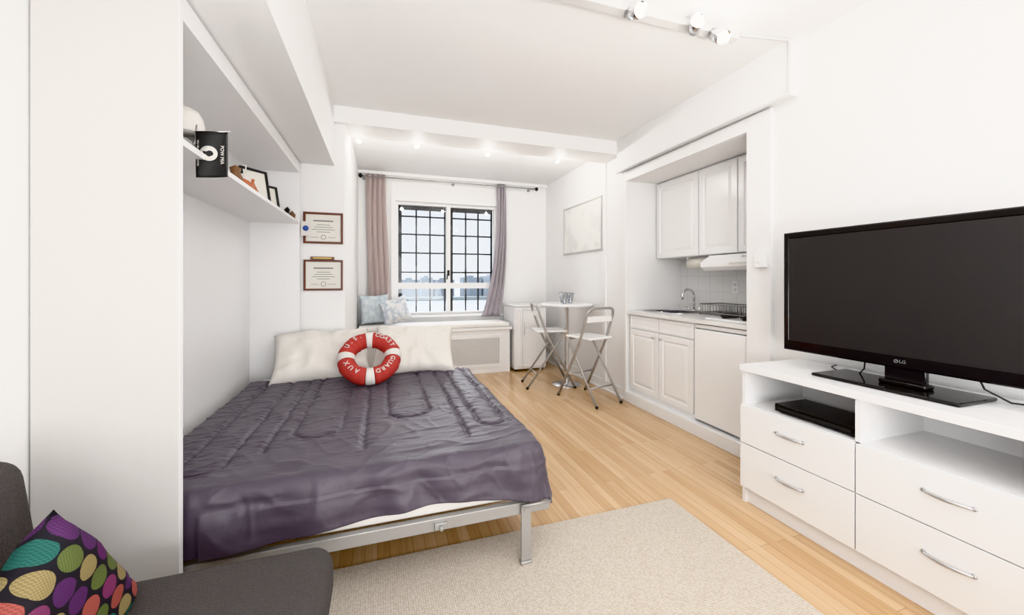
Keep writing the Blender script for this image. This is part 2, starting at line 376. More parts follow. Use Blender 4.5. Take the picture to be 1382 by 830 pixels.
# comforter
def comforter():
    xe,ye,top=.642,1.64,.495
    xs0,xs1=-.86,xe+.23; ys0,ys1=ye-.215,3.16
    NX,NY=270,320
    st=[(-.66,.075,1.74,3.6),(-.475,.0,1.9,3.6),(-.29,.105,2.00,3.6),(-.075,.0,1.80,3.6),(.145,.11,2.14,3.6),(.385,.0,1.8,3.6),(.54,.07,1.9,3.6)]
    def groove(x,y):
        d=9
        x=x+.006*noise.noise(Vector((x*3,y*7,21)))
        for cx,hw,ya,yb in st:
            yy=min(max(y,ya+hw),yb-hw)
            q=abs(math.hypot(x-cx,y-yy)-hw); d=min(d,q)
        return d
    b=B(); g=[]
    for i in range(NX+1):
        row=[]
        for j in range(NY+1):
            a=xs0+(xs1-xs0)*i/NX; c=ys0+(ys1-ys0)*j/NY
            A=max(0,a-xe); Bq=max(0,ye-c)
            x=min(a,xe); y=max(c,ye); L=max(A,Bq)
            hem=.96+.12*noise.noise(Vector((a*2.6,c*2.6,1)))+.20*max(0,(a-.35)/.4 if a>.35 else 0)+.22*max(0,(-.2-a)/.5)
            L*=hem
            r=.05
            if L>0:
                dl=math.hypot(A,Bq); dx,dy=A/dl,-Bq/dl
                if L<r*1.57: hz=r*math.sin(L/r); dz=r*(1-math.cos(L/r))
                else: hz=r+.11*(L-r*1.57); dz=r+(L-r*1.57)
                fold=.008*math.sin((a*23+c*9)+3*noise.noise(Vector((a*3,c*3,0))))*min(1,L/.12)+.009*noise.noise(Vector((a*9,c*3,4)))*min(1,L/.08)+.006*noise.noise(Vector((a*5,L*22,14)))*min(1,L/.08)
                hz+=fold+(.006 if L>.1 else 0)
                hz=max(hz,.0)
                if a<-.58: hz=min(hz,.058)
                x+=dx*hz; y+=dy*hz; z=top-dz
            else: z=top
            d=groove(a,c)
            k=1-min(1,L/.12)
            puff=.013*(1-math.exp(-(d/.011)**2))-.009
            near=math.exp(-(d/.045)**2)
            wr=.0060*noise.noise(Vector((a*11,c*52,2)))*(.15+near)+.004*noise.noise(Vector((a*3.5,c*3.5,7)))
            rid=1-abs(noise.noise(Vector((a*3.2+c*1.1,c*7.5-a*2,5)))*2)
            wr+=.0035*max(0,rid-.72)/.28
            rid2=1-abs(noise.noise(Vector((a*8+3,c*5.2+a*3,9)))*2)
            wr+=.0030*max(0,rid2-.75)/.25
            if c<1.85: wr+=.007*noise.noise(Vector((a*6,c*11,12)))*min(1,(1.85-c)/.15)
            z+=(puff+wr)*(.30+.70*k)
            if L>.0: y-=(wr*.8+puff*.5)*(abs(dy)); x+=wr*.8*abs(dx)
            if c>2.95: z+= .012*(c-2.95)/.2
            if y<1.57 and a<CXF+.02: y=1.57
            row.append(b.bm.verts.new((x,y,z)))
        g.append(row)
    fs=[]
    for i in range(NX):
        for j in range(NY): fs.append(b.bm.faces.new((g[i][j],g[i+1][j],g[i+1][j+1],g[i][j+1])))
    b._mark(fs,True)
    o=b.obj('comforter',COMF,label='dark purple satin quilted comforter spread on the bed',cat='comforter',recalc=False)
    md=o.modifiers.new('thick','SOLIDIFY'); md.thickness=.010; md.offset=-1
comforter()

# bed pillows
def pil(cx,cy,cz,w,h,t,tilt,yaw,roll=0,mat=PILLOW,seed=0,name='pillow',label='',cat='pillow',**k):
    m=Matrix.Translation((cx,cy,cz))@Matrix.Rotation(math.radians(yaw),4,'Z')@Matrix.Rotation(math.radians(tilt),4,'X')@Matrix.Rotation(math.radians(roll),4,'Z')
    wr=k.pop('wr',.010)
    return B().pillow(w,h,t,m,seed=seed,wr=wr,n=36).obj(name,mat,label=label,cat=cat,**k)
pil(-.425,3.28,.65,.67,.47,.18,40,4,2,seed=1,label='plump cream white bed pillow at the head of the bed',group='bed pillows')
pil(.255,3.28,.665,.64,.47,.18,40,-3,-3,seed=5,label='plump cream white bed pillow at the head of the bed',group='bed pillows')

# life ring
ringc=Vector((-.08,2.985,.665)); tl=math.radians(43)
RM=Matrix.Translation(ringc)@Matrix.Rotation(tl,4,'X')
ring=E('life_ring',(ringc.x,ringc.y,.5),'red and white fabric life ring cushion leaning on bed pillows','life ring')
R0,r0=.158,.058
def arc(a0,a1,mat,name,sc=1.0,lbl=None):
    b=B(); n=max(4,int((a1-a0)/4)); pts=[]
    rr=[]
    for i in range(n+1):
        a=math.radians(a0+(a1-a0)*i/n); pts.append(RM@Vector((R0*math.cos(a),R0*math.sin(a),0))); rr.append(r0*sc*(1+.03*math.sin(a*9)+.025*math.sin(a*23)))
    b.tube(pts,rr,seg=20); o=b.obj(name,mat,ring)
    if lbl:o['label']=lbl
for k in range(4):
    c=k*90+2
    arc(c+9,c+81,RED,'cushion_segment',1,'red fabric segment')
    arc(c-9,c+9,RWHITE,'band',1.02,'white fabric band')
def ringtext(word,a0,a1):
    n=len(word); b=B(); b.use(RWHITE)
    for i,ch in enumerate(word):
        a=math.radians(a0+(a1-a0)*((i+.5)/n))
        rr=R0+.006
        p=Vector((rr*math.cos(a),rr*math.sin(a),r0*1.0))
        m=RM@Matrix.Translation(p)@Matrix.Rotation(a-math.pi/2,4,'Z')
        textverts(b,ch,.045,m,.004)
    b.obj('lettering',RWHITE,ring)
ringtext('U.S.',163,107); ringtext('COAST',78,17); ringtext('GUARD',-13,-76); ringtext('AUX',-110,-160)

# ---------------------------------------------------------------- sofa + cushion + rug
sofa=E('sofa',(-.55,.3,0),'dark charcoal fabric armless futon sofa','sofa')
B().box(-.93,-.135,-.75,1.325,.26,.432,bev=.06,seg=6).obj('seat',SOFA,sofa)
mt=Matrix.Translation((-.80,0,.38))@Matrix.Rotation(math.radians(-8),4,'Y')
B().box(-.085,.075,-.75,1.245,0,.435,bev=.055,seg=6,mat=mt).obj('backrest',SOFA,sofa)
for x in (-.82,-.25):
    for y in (-.6,1.12): B().lathe([(.012,.014),(.018,.014),(.024,.262)],x,y,0,seg=14).obj('leg',BLACK,sofa)
e1=Vector((.03,.20,-.28)).normalized(); e2=Vector((-.02,-.28,-.17)); e2=(e2-e1*e2.dot(e1)).normalized(); nn=e1.cross(e2)
pt=Vector((-.632,1.045,.738)); cc=pt+e1*.17+e2*.17
B().pillow(.36,.36,.12,basis(cc,e1,e2,nn),seed=8).obj('throw_cushion',DOTS,label='throw cushion with multicoloured dots on black fabric, on sofa',cat='cushion')
B().box(-.5,1.518,-.9,1.79,0,.013,bev=.004).obj('area_rug',RUG,label='beige woven area rug on the wood floor',cat='rug')

# ---------------------------------------------------------------- tv stand
SX0,SX1,SY0,SY1,SZ=1.895,2.345,.54,1.665,.755
std=E('television_stand',((SX0+SX1)/2,(SY0+SY1)/2,0),'white laminate media stand with open cubbies and four drawers','tv stand')
b=B(); dv=1.11
b.box(SX0+.005,SX1,SY0,SY0+.02,.0,SZ-.034).box(SX0+.005,SX1,SY1-.02,SY1,0,SZ-.034).box(SX0+.008,SX1,dv-.01,dv+.01,.085,SZ-.034)
b.box(SX1-.01,SX1,SY0+.02,SY1-.02,.085,SZ-.034).box(SX0+.008,SX1-.01,SY0+.02,SY1-.02,.52,.538).box(SX0+.02,SX1-.01,SY0+.02,SY1-.02,.07,.085).box(SX0+.02,SX0+.035,SY0+.02,SY1-.02,0,.07)
b.obj('body',WHITE,std)
B().box(SX0-.012,SX1,SY0-.005,SY1+.004,SZ-.034,SZ,bev=.002).obj('top',WHITE,std)
def handle(par,xf,yc,zc,L=.13):
    pts=[]; rr=[]
    for i in range(13):
        t=-1+2*i/12; pts.append((xf-.004-.018*(1-t*t),yc+t*L/2,zc+.001*(1-t*t))); rr.append(.0055+.002*(1-t*t))
    b=B(); b.tube(pts,rr,seg=8)
    for s_ in(-1,1): b.lathe([(.009,0),(.007,.006)],mat=basis((xf,yc+s_*L/2,zc),(0,1,0),(0,0,1),(-1,0,0)),seg=10)
    o=b.obj('handle',SILVER,par); o['label']='curved silver bow handle'
for (ya,yb) in ((dv+.003,SY1-.001),(SY0+.003,dv-.003)):
    for (za,zb) in ((.330,.535),(.088,.325)):
        d=B().box(SX0-.012,SX0+.006,ya,yb,za,zb,bev=.0015).box(SX0+.006,SX1-.05,ya+.025,yb-.025,za+.02,zb-.05).obj('drawer',WHITE,std)
        handle(d,SX0-.012,(ya+yb)/2,(za+zb)/2+(.02))

# TV
tv=E('television',(2.11,1.07,SZ),'large black flat-screen television on a swivel foot','television')
TY0,TY1,TZ0,TZ1,TX=.56,1.582,.842,1.476,2.10
b=B(); b.panel((TX+.035,TY1,TZ0),(0,-1,0),(0,0,1),(-1,0,0),TY1-TY0,TZ1-TZ0,[(.02,-.03),(.0,0),(0,.03),(.006,.035),(.028,.035),(.031,.031)]); o=b.obj('housing',BLACKG,tv)
B().box(TX+.0005,TX+.0035,TY0+.032,TY1-.032,TZ0+.052,TZ1-.032).obj('screen',SCREEN,tv)
B().box(TX-.001,TX+.0035,TY0+.028,TY1-.028,TZ0+.012,TZ0+.052).obj('lower_bezel',BLACKG,tv)
b=B()
b.box(1.99,2.24,.84,1.36,SZ+.001,SZ+.015,bev=.005,seg=3); b.box(2.11,2.135,.99,1.13,SZ+.015,TZ0+.02,bev=.004); b.box(2.085,2.15,.98,1.14,SZ+.015,SZ+.034,bev=.006)
b.obj('foot',BLACKG,tv)
b=B(); b.use(SILVER); mt=basis((TX-.0015,1.060,TZ0+.03),(0,-1,0),(0,0,1),(-1,0,0)); textverts(b,'LG',.019,mt,.0006)
ring_pts=[(TX-.002,1.082+.007*math.cos(a),TZ0+.03+.007*math.sin(a)) for a in [i*math.pi/8 for i in range(16)]]
b.tube(ring_pts,.0009,seg=6,closed=True); b.box(TX-.003,TX-.001,1.0805,1.0825,TZ0+.027,TZ0+.034)
b.obj('logo',None,tv)
B().tube([(2.16,1.22,.95),(2.17,1.24,.80),(2.2,1.28,.763),(2.2,1.38,.762),(2.26,1.44,.762),(2.33,1.46,.762)],.003).obj('cable',BLACK,tv)
B().tube([(2.16,.90,.95),(2.20,.86,.80),(2.22,.80,.763),(2.26,.74,.762),(2.33,.70,.762)],.0035).obj('cable',BLACK,tv)
# disc player
dvd=E('media_player',(2.08,1.34,.538),'slim black disc player in an open cubby','disc player')
B().box(1.93,2.15,1.135,1.50,.546,.585,bev=.004).obj('body',BLACKG,dvd)
B().box(1.927,1.931,1.15,1.49,.556,.572).obj('front_panel',BLACK,dvd)
for x in(1.96,2.12):
    for y in(1.16,1.47): B().box(x-.01,x+.01,y-.01,y+.01,.538,.546).obj('foot',BLACK,dvd)

# ---------------------------------------------------------------- kitchen
RP=[(0,0),(0,.016),(.003,.018),(.05,.018),(.056,.010),(.062,.010),(.085,.018)]
def door(par,name,xf,ya,yb,za,zb,knob=None,rings=RP,mat=WHITE2):
    d=B().panel((xf+.018,yb,za),(0,-1,0),(0,0,1),(-1,0,0),yb-ya,zb-za,rings).obj(name,mat,par)
    if knob: B().lathe([(.005,0),(.005,.012),(.013,.018),(.013,.024),(.006,.028)],mat=basis((xf,knob[0],knob[1]),(0,1,0),(0,0,1),(-1,0,0)),seg=12).obj('knob',CHROME,d)
    return d
bc=E('base_cabinet',(2.68,2.96,.10),'white raised-panel kitchen base cabinet under the worktop','kitchen cabinet')
B().box(2.39,3.02,2.525,3.395,.10,.79).box(2.39,2.41,2.525,3.395,.79,.88).obj('body',WHITE2,bc)
SP=[(0,0),(0,.016),(.003,.018),(.026,.018),(.03,.014)]
for a,c in((2.535,2.945),(2.955,3.375)):
    door(bc,'drawer',2.372,a,c,.745,.868,rings=SP); 
door(bc,'door',2.372,2.535,2.945,.14,.735,(2.90,.69)); door(bc,'door',2.372,2.955,3.375,.14,.735,(3.0,.69))
fr=E('mini_refrigerator',(2.66,2.27,.10),'white under-counter mini refrigerator with plain door','refrigerator')
B().box(2.42,2.98,2.035,2.515,.10,.865,bev=.004).obj('body',WHITE,fr)
B().box(2.365,2.415,2.035,2.515,.12,.835,bev=.01,seg=3).obj('door',WHITE2,fr)
B().box(2.375,2.42,2.035,2.515,.842,.872,bev=.005).obj('top_trim',WHITE2,fr)
sx0,sx1,sy0,sy1=2.50,2.88,2.90,3.30
b=B()
b.box(2.345,sx0,2.025,3.395,.882,.912).box(sx1,3.025,2.025,3.395,.882,.912).box(sx0,sx1,2.025,sy0,.882,.912).box(sx0,sx1,sy1,3.395,.882,.912).box(3.0,3.025,2.025,3.395,.912,.96)
b.obj('countertop',COUNTER,label='white laminate kitchen worktop with sink cutout',cat='countertop')
b=B(); b.box(sx0+.003,sx1-.003,sy0+.003,sy1-.003,.80,.803).box(sx0+.001,sx0+.006,sy0,sy1,.80,.914).box(sx1-.006,sx1-.001,sy0,sy1,.80,.914).box(sx0,sx1,sy0+.001,sy0+.006,.80,.914).box(sx0,sx1,sy1-.006,sy1-.001,.80,.914)
rim=[(sx0-.01,sy0-.01,.917),(sx1+.01,sy0-.01,.917),(sx1+.01,sy1+.01,.917),(sx0-.01,sy1+.01,.917)]
b.tube(rim,.006,closed=True); b.obj('sink',CHROME,label='small stainless steel kitchen sink basin',cat='sink')
fa=E('faucet',(2.935,3.12,.912),'chrome gooseneck kitchen faucet behind the sink','faucet')
pts=[(2.935,3.12,.93)]+[(2.935-.07*(1-math.cos(a)),3.12,1.06+.07*math.sin(a)) for a in [math.pi*i/10 for i in range(11)]]+[(2.795,3.12,1.03)]
b=B(); b.tube(pts,.010); b.lathe([(.025,.912),(.025,.925),(.014,.935)],2.935,3.12,0); b.obj('spout',CHROME,fa)
for s_ in(-.07,.07):
    b=B(); b.lathe([(.018,.912),(.014,.94),(.006,.95)],2.935,3.12+s_,0,seg=12).tube([(2.935,3.12+s_,.948),(2.90,3.12+s_*1.5,.955)],.005); b.obj('handle',CHROME,fa)
ck=E('cooktop',(2.60,2.22,.912),'small electric coil cooktop set on the worktop','cooktop')
B().box(2.42,2.68,2.06,2.46,.912,.926,bev=.004).obj('plate',WHITE2,ck)
for (x,y) in((2.55,2.17),(2.55,2.35)):
    b=B(); pts=[]
    for i in range(80):
        a=i*.26; r=.012+.0028*i*.26*1.05; pts.append((x+r*math.cos(a),y+r*math.sin(a),.938))
    b.tube(pts,.005,seg=6); b.box(x-.07,x+.07,y-.004,y+.004,.926,.934).obj('burner',BLACK,ck)
# dish rack
b=B(); a0,a1,c0,c1=2.70,2.94,2.36,2.80
for z in(.935,1.01): b.tube([(a0,c0,z),(a1,c0,z),(a1,c1,z),(a0,c1,z)],.005,closed=True,seg=6)
for i in range(16):
    y=c0+(c1-c0)*i/15; b.tube([(a0,y,1.01),(a0,y,.925),(a1,y,.925),(a1,y,1.01)],.0035,seg=6)
for x in (a0+.06,a0+.13,a0+.2):
    for i in range(10): b.tube([(x,c0+.03+i*.04,.925),(x,c0+.03+i*.04,.995)],.003,seg=6)
for x in (a0,a1):
    for y in (c0,c1): b.tube([(x,y,.935),(x,y,.912)],.005,seg=6)
b.obj('dish_rack',M('dark_wire',(.34,.34,.34),.35,.8),label='chrome wire dish drying rack on the worktop',cat='dish rack')
# uppers
for (ya,yb) in ((2.825,3.39),(2.415,2.82),(2.03,2.41)):
    uc=E('upper_cabinet',(2.87,(ya+yb)/2,1.44),'white raised-panel kitchen wall cabinet','kitchen cabinet',group='kitchen wall cabinets')
    z0=1.44
    B().box(2.722,3.02,ya,yb,z0,2.215).obj('body',WHITE2,uc)
    door(uc,'door',2.702,ya+.003,yb-.003,z0+.004,2.20)
hd=E('range_hood',(2.82,2.36,1.30),'white under-cabinet range hood above the cooktop','range hood')
b=B(); v=[(2.60,1.33),(2.60,1.37),(2.70,1.432),(3.02,1.432),(3.02,1.30),(2.64,1.30)]
A=[b.bm.verts.new((x,2.04,z)) for x,z in v]; C=[b.bm.verts.new((x,2.69,z)) for x,z in v]
fs=[b.bm.faces.new(A),b.bm.faces.new(C[::-1])]+[b.bm.faces.new((A[i],C[i],C[(i+1)%6],A[(i+1)%6])) for i in range(6)]; b._mark(fs)
b.obj('body',WHITE2,hd)
b=B(); 
for i in range(8): b.box(2.64,2.66,2.10+i*.03,2.112+i*.03,1.396,1.412)
b.box(2.597,2.60,2.2,2.4,1.34,1.36); b.obj('control_panel',GRILL,hd)
# paper towel
px_=2.79
pt_=E('paper_towel_holder',(px_,2.89,1.31),'white paper towel roll mounted under the wall cabinet','paper towel')
b=B(); b.lathe([(.012,-.12),(.052,-.12),(.052,.12),(.012,.12)],mat=basis((px_,2.89,1.375),(1,0,0),(0,0,1),(0,1,0)),seg=24); b.obj('roll',PAPER,pt_)
b=B(); b.box(px_-.03,px_+.03,2.755,2.763,1.36,1.44).box(px_-.03,px_+.03,3.017,3.025,1.36,1.44).tube([(px_,2.76,1.375),(px_,3.02,1.375)],.008); b.obj('bracket',WHITE2,pt_)
S('trim_7',[(KX-.006,KX,KY0,KY1,.96,1.44)],TILE)
def plate(x,y,z,lbl,cat='outlet',w=.07,h=.115,name='electrical_outlet'):
    e=E(name,(x,y,z),lbl,cat)
    B().box(x-.006,x,y-w/2,y+w/2,z,z+h,bev=.002).obj('cover',WHITE2,e)
    for dz in(.3,.68): B().box(x-.008,x-.006,y-.017,y+.017,z+h*dz-.012,z+h*dz+.012,bev=.001).obj('socket',GRILL,e)
plate(KX-.006,2.72,1.10,'white double electrical outlet on tiled backsplash')
sb=E('switch_box',(2.325,1.90,1.30),'small white surface-mounted switch box on wall','switch')
B().box(2.305,2.34,1.865,1.935,1.30,1.40,bev=.004).obj('box',WHITE2,sb); B().box(2.299,2.306,1.89,1.91,1.335,1.365,bev=.002).obj('switch',TRIM,sb)
B().tube([(1.93,1.75,2.64),(2.29,1.69,2.64),(2.29,1.69,2.33),(2.29,1.72,2.316),(2.29,3.49,2.316)],.009).obj('electrical_conduit',TRACK,label='thin white painted conduit along ceiling and beam',cat='conduit')

# ---------------------------------------------------------------- lights
def bulbhead(par,p,dirv,r=.032,L=.09,mat=CHROME):
    z=Vector(dirv).normalized(); x=z.orthogonal().normalized(); y=z.cross(x)
    m=basis(p,x,y,z)
    B().lathe([(.006,-.02),(r*.75,-.015),(r*.85,L*.3),(r,L),(r*.92,L),(r*.8,L*.8)],mat=m,seg=20).obj('lamp_shade',mat,par)
    B().lathe([(0.001,L*.95),(r*.6,L*.92),(r*.86,L*.82),(r*.7,L*.55)][::-1],mat=m,seg=16).obj('bulb',BULB,par)
    return Vector(p)+z*(L+.03)
def plight(p,w,size=.05,col=(1,.985,.96)):
    d=D.lights.new('lamp_light','POINT'); d.energy=w; d.shadow_soft_size=size; d.color=col
    o=D.objects.new('lamp_light',d); o.location=p; COL.objects.link(o); return o
tr=E('track_light',(1.2,1.76,2.60),'white ceiling track light with chrome spot heads','track light')
B().box(.45,1.95,1.725,1.785,2.605,2.65,bev=.004).obj('track',TRACK,tr)
for x,dv_,e_ in ((1.22,(.0,-.85,-.35),1.3),(1.76,(.0,-.62,-.55),2.2),(1.62,(-.45,-.75,-.05),.8)):
    B().tube([(x,1.755,2.61),(x,1.735,2.595),(x,1.725,2.590)],.010).obj('stem',CHROME,tr)
    q=bulbhead(tr,(x,1.720,2.590),dv_,.040,.085); 
    plight(q+Vector((0,-.05,-.06)),e_)
for i,x in enumerate((-.2,.32,1.07,1.86)):
    e=E('ceiling_spotlight',(x,4.05,2.57),'small white ceiling spotlight with lit bulb','spotlight',group='window nook ceiling spotlights')
    B().lathe([(.04,2.635),(.04,2.65)],x,4.05,0).tube([(x,4.05,2.64),(x,4.05,2.60)],.007).obj('base',TRIM,e)
    q=bulbhead(e,(x,4.05,2.60),((.2,-.6,-.7) if i%2 else (-.1,-.5,-.8)),.028,.065,TRACK)
    plight(q+Vector((0,-.02,-.05)),(2.6,5.5,7,7)[i],.03)

# ---------------------------------------------------------------- window seat etc.
ws=E('window_seat',(.67,5.25,0),'white built-in radiator cover window seat','window seat')
b=B(); b.box(-.285,1.63,5.0,5.02,0,.565).box(1.61,1.63,5.02,5.49,0,.565)
b.obj('body',TRIM,ws)
B().box(-.285,1.65,4.965,5.495,.565,.60,bev=.004).obj('seat_board',TRIM,ws)
for a,c in ((-.2,.60),(.78,1.52)):
    b=B(); b.box(a,c,4.985,5.0,.08,.12).box(a,c,4.985,5.0,.46,.50).box(a,a+.04,4.985,5.0,.12,.46).box(c-.04,c,4.985,5.0,.12,.46); b.obj('grille_frame',TRIM,ws)
    b=B(); n=int((c-a-.08)/.02)
    for i in range(n): b.box(a+.044+i*.02,a+.052+i*.02,4.991,4.999,.12,.46)
    for i in range(16): b.box(a+.04,c-.04,4.989,4.993,.13+i*.02,.138+i*.02)
    b.obj('grille',GRILL,ws)
B().box(-.27,1.62,4.975,5.46,.601,.655,bev=.02,seg=4).obj('seat_cushion',SHEET,label='long white cushion pad on window seat',cat='cushion')
def upp(cx,cy,cz,w,tilt,yaw,roll,seed,lbl,mt_):
    pil(cx,cy,cz,w,w,.12,tilt,yaw,roll,mat=mt_,seed=seed,name='throw_cushion',label=lbl,cat='cushion',group='window seat cushions',wr=.003)
upp(-.08,5.27,.85,.37,80,14,3,3,'pale blue patterned throw cushion on window seat',BLUEP); upp(.165,5.13,.835,.345,62,-14,20,6,'blue and white floral throw cushion leaning on another',BLUEQ)
# curtains
def curtain(name,mat,top,bot,zt,zb,y,folds,lbl,sway=0,pw=1.0):
    b=B(); n=90; mz=34; g=[]
    for j in range(mz+1):
        t=j/mz; k=t**pw; x0=top[0]+(bot[0]-top[0])*k+sway*math.sin(t*math.pi); x1=top[1]+(bot[1]-top[1])*k+sway*math.sin(t*math.pi); row=[]
        for i in range(n+1):
            s_=i/n; am=.030*(1-.2*t)
            yy=y+am*math.sin(s_*folds*2*math.pi+.8*math.sin(t*3))+.012*noise.noise(Vector((s_*5,t*3,folds)))
            xx=x0+(x1-x0)*s_+.010*math.sin(s_*folds*4*math.pi+t)+.012*math.sin(t*5+folds)
            row.append(b.bm.verts.new((xx,yy,zt+(zb-zt)*t)))
        g.append(row)
    fs=[b.bm.faces.new((g[j][i],g[j][i+1],g[j+1][i+1],g[j+1][i])) for j in range(mz) for i in range(n)]; b._mark(fs,True)
    o=b.obj(name,mat,label=lbl,cat='curtain'); md=o.modifiers.new('t','SOLIDIFY'); md.thickness=.003
curtain('curtain',PINKC,(-.18,.06),(-.19,.09),2.60,.70,5.42,4,'dusty pink curtain panel hanging beside the window')
curtain('curtain',MAUVEC,(1.58,1.70),(1.33,1.60),2.60,.70,5.42,3.5,'mauve grey curtain panel swept in at the bottom',sway=.03,pw=2.0)
cr=E('curtain_rod',(1,5.36,2.5),'thin grey metal curtain rod with ball finials','curtain rod')
B().tube([(-.25,5.36,2.555),(2.15,5.36,2.555)],.009).obj('rod',STEEL,cr)
for x in(-.255,2.16): B().lathe([(.004,-.03),(.022,-.015),(.027,0),(.022,.015),(.004,.03)],x,5.36,2.555,seg=14).obj('finial',IRON,cr)
for x in (-.22,.95,2.08): B().tube([(x,5.36,2.555),(x,5.44,2.555),(x,5.498,2.555)],.006).lathe([(.022,0),(.022,.006)],mat=basis((x,5.498,2.555),(1,0,0),(0,0,1),(0,-1,0))).obj('bracket',STEEL,cr)
# white unit
un=E('storage_cabinet',(1.90,5.17,0),'small white floor cabinet beside the window seat','cabinet')
B().box(1.67,2.12,4.93,5.42,.03,.86,bev=.012,seg=3).obj('body',WHITE2,un)
B().box(1.66,2.13,4.915,5.43,.861,.885,bev=.006).obj('top',WHITE2,un)
for a,c,kx in((1.675,1.775,None),(1.785,2.115,2.07)):
    d=B().panel((a,4.93,.06),(1,0,0),(0,0,1),(0,-1,0),c-a,.78,[(0,0),(0,.014),(.004,.016),(.02,.016),(.024,.010)]).obj('door',WHITE2,un)
    if kx: B().tube([(1.80,4.905,.50),(1.80,4.89,.50),(1.80,4.89,.66),(1.80,4.905,.66)],.005).obj('handle',SILVER,d)
for x in(1.71,2.08):
    for y in (4.97,5.38): B().lathe([(.015,0),(.02,.03)],x,y,0,seg=10).obj('foot',BLACK,un)
# table
TXc,TYc=2.055,4.16
tb=E('bar_table',(TXc,TYc,0),'small round white-topped bar table with chrome pedestal','table')
B().lathe([(.295,.92),(.305,.925),(.305,.945),(.295,.95)],TXc,TYc,0,seg=44).obj('table_top',WHITE2,tb)
B().lathe([(.035,.02),(.028,.06),(.025,.5),(.025,.90),(.08,.919)],TXc,TYc,0,seg=20).obj('pedestal',CHROME,tb)
B().lathe([(.17,0),(.17,.008),(.10,.022),(.035,.034)],TXc,TYc,0,seg=36).obj('base',CHROME,tb)
gpos=[(-.08,-.10),(.02,-.05),(-.03,.05)]
g0=None
for gx,gy in gpos:
    if g0 is None:
        g0=B().lathe([(.006,.952),(.024,.950),(.024,.956),(.047,1.075),(.044,1.075),(.022,.962),(.004,.962)],TXc+gx,TYc+gy,0,seg=20).obj('drinking_glass',TUMB,label='flared clear drinking glass on the bar table',cat='glass',group='glasses on the bar table')
    else:
        c=g0.copy(); COL.objects.link(c); c.location=(TXc+gx,TYc+gy,g0.location.z)
# folding stools
st=E('folding_bar_stool',(0,0,0),'folding bar stool with silver tube frame and white seat','bar stool',group='folding bar stools')
parts=[]
def rp(pts,n=8,r=.05):
    out=[Vector(pts[0])]
    for i in range(1,len(pts)-1):
        p=Vector(pts[i]); a=Vector(pts[i-1]); c=Vector(pts[i+1]); p0=p+(a-p).normalized()*r; p1=p+(c-p).normalized()*r
        for k in range(n+1):
            t=k/n; out.append(p0*(1-t)**2+p*2*t*(1-t)+p1*t*t)
    out.append(Vector(pts[-1])); return out
w=.19
parts.append(B().tube(rp([(-w,.27,0.01),(-w+.01,-.05,.60),(-w+.01,-.17,.94),(w-.01,-.17,.94),(w-.01,-.05,.60),(w,.27,0.01)],r=.085),.0135,seg=10).tube([(-w+.004,.143,.25),(w-.004,.143,.25)],.010).obj('back_frame',STEEL,st))
w2=.165
parts.append(B().tube(rp([(-w2,-.27,0.01),(-w2,.15,.615),(w2,.15,.615),(w2,-.27,0.01)],r=.03),.012,seg=10).tube([(-w2,-.165,.16),(w2,-.165,.16)],.009).obj('leg_frame',STEEL,st))
parts.append(B().box(-.16,.16,-.16,.19,.627,.65,bev=.010,seg=3).obj('seat',WHITE2,st))
parts.append(B().box(-.17,.17,-.010,.002,.80,.86,bev=.005,seg=3,mat=Matrix.Translation((0,-.135,0))).obj('backrest',WHITE2,st))
for x,y in((-w,.27),(w,.27),(-w2,-.27),(w2,-.27)): parts.append(B().lathe([(.014,0),(.016,.012),(.014,.025)],x,y,0,seg=10).obj('foot',BLACK,st))
st2=st.copy(); COL.objects.link(st2)
for p in parts:
    c=p.copy(); c.parent=st2; COL.objects.link(c)
st.location=(2.03,3.58,0); st.rotation_euler=(0,0,math.radians(14))
st2.location=(1.84,4.22,0); st2.rotation_euler=(0,0,math.radians(-100))

# ---------------------------------------------------------------- wall art
def framed(name,O,U,V,N,w,h,fw,fm,pm,label,cat,lines=0,txtU=None):
    O,U,V,N=Vector(O),Vector(U),Vector(V),Vector(N)
    base=O+U*(w/2); e=E(name,base,label,cat)
    b=B(); b.panel(O,U,V,N,w,h,[(0,0),(0,.015),(.003,.018),(fw-.003,.018),(fw,.008)]); b.obj('frame',fm,e)
    b=B(); b.panel(O+U*fw+V*fw+N*.0082,U,V,N,w-2*fw,h-2*fw,[(0,0),(0,.0015)]); b.obj('print',pm,e)
    if lines:
        b=B(); 
        def strip(cx,cy,lw,lh): b.panel(O+U*(cx-lw/2)+V*(cy-lh/2)+N*.0098,U,V,N,lw,lh,[(0,0),(0,.0006)])
        strip(w/2,h*.73,w*.5,.010)
        for i in range(lines): strip(w/2,h*(.60-.075*i),w*(.34+.25*((i*7)%3)/2),.004)
        strip(w*.28,h*.2,w*.2,.003); strip(w*.72,h*.2,w*.2,.003)
        q=[O+U*(w/2+.018*math.cos(a))+V*(h*.21+.018*math.sin(a))+N*.0102 for a in [i*math.pi/8 for i in range(16)]]
        b.tube(q,.002,closed=True,seg=6); o=b.obj('lettering',INK,e)
    return e
framed('framed_certificate',(-.600,3.549,1.518),(1,0,0),(0,0,1),(0,-1,0),.295,.255,.018,WOODF,PAPER,'framed certificate in reddish wood frame on wall','certificate',4)
framed('framed_certificate',(-.598,3.549,1.135),(1,0,0),(0,0,1),(0,-1,0),.292,.25,.016,WOODF,PAPER,'framed certificate in dark wood frame below another','certificate',4)
pq=E('name_plaque',(-.45,3.53,1.388),'small wooden desk plaque on top of a frame','plaque')
B().box(-.545,-.37,3.522,3.547,1.388,1.410,bev=.003).obj('block',BROWN,pq); B().box(-.525,-.39,3.520,3.523,1.393,1.405).obj('name_strip',BRASS,pq)
LG=M('pale_frame',(.55,.54,.52),.4)
framed('framed_map',(2.369,4.86,1.56),(0,-1,0),(0,0,1),(-1,0,0),.98,.62,.022,LG,MAPM,'large pale world map print in thin white frame','map print')

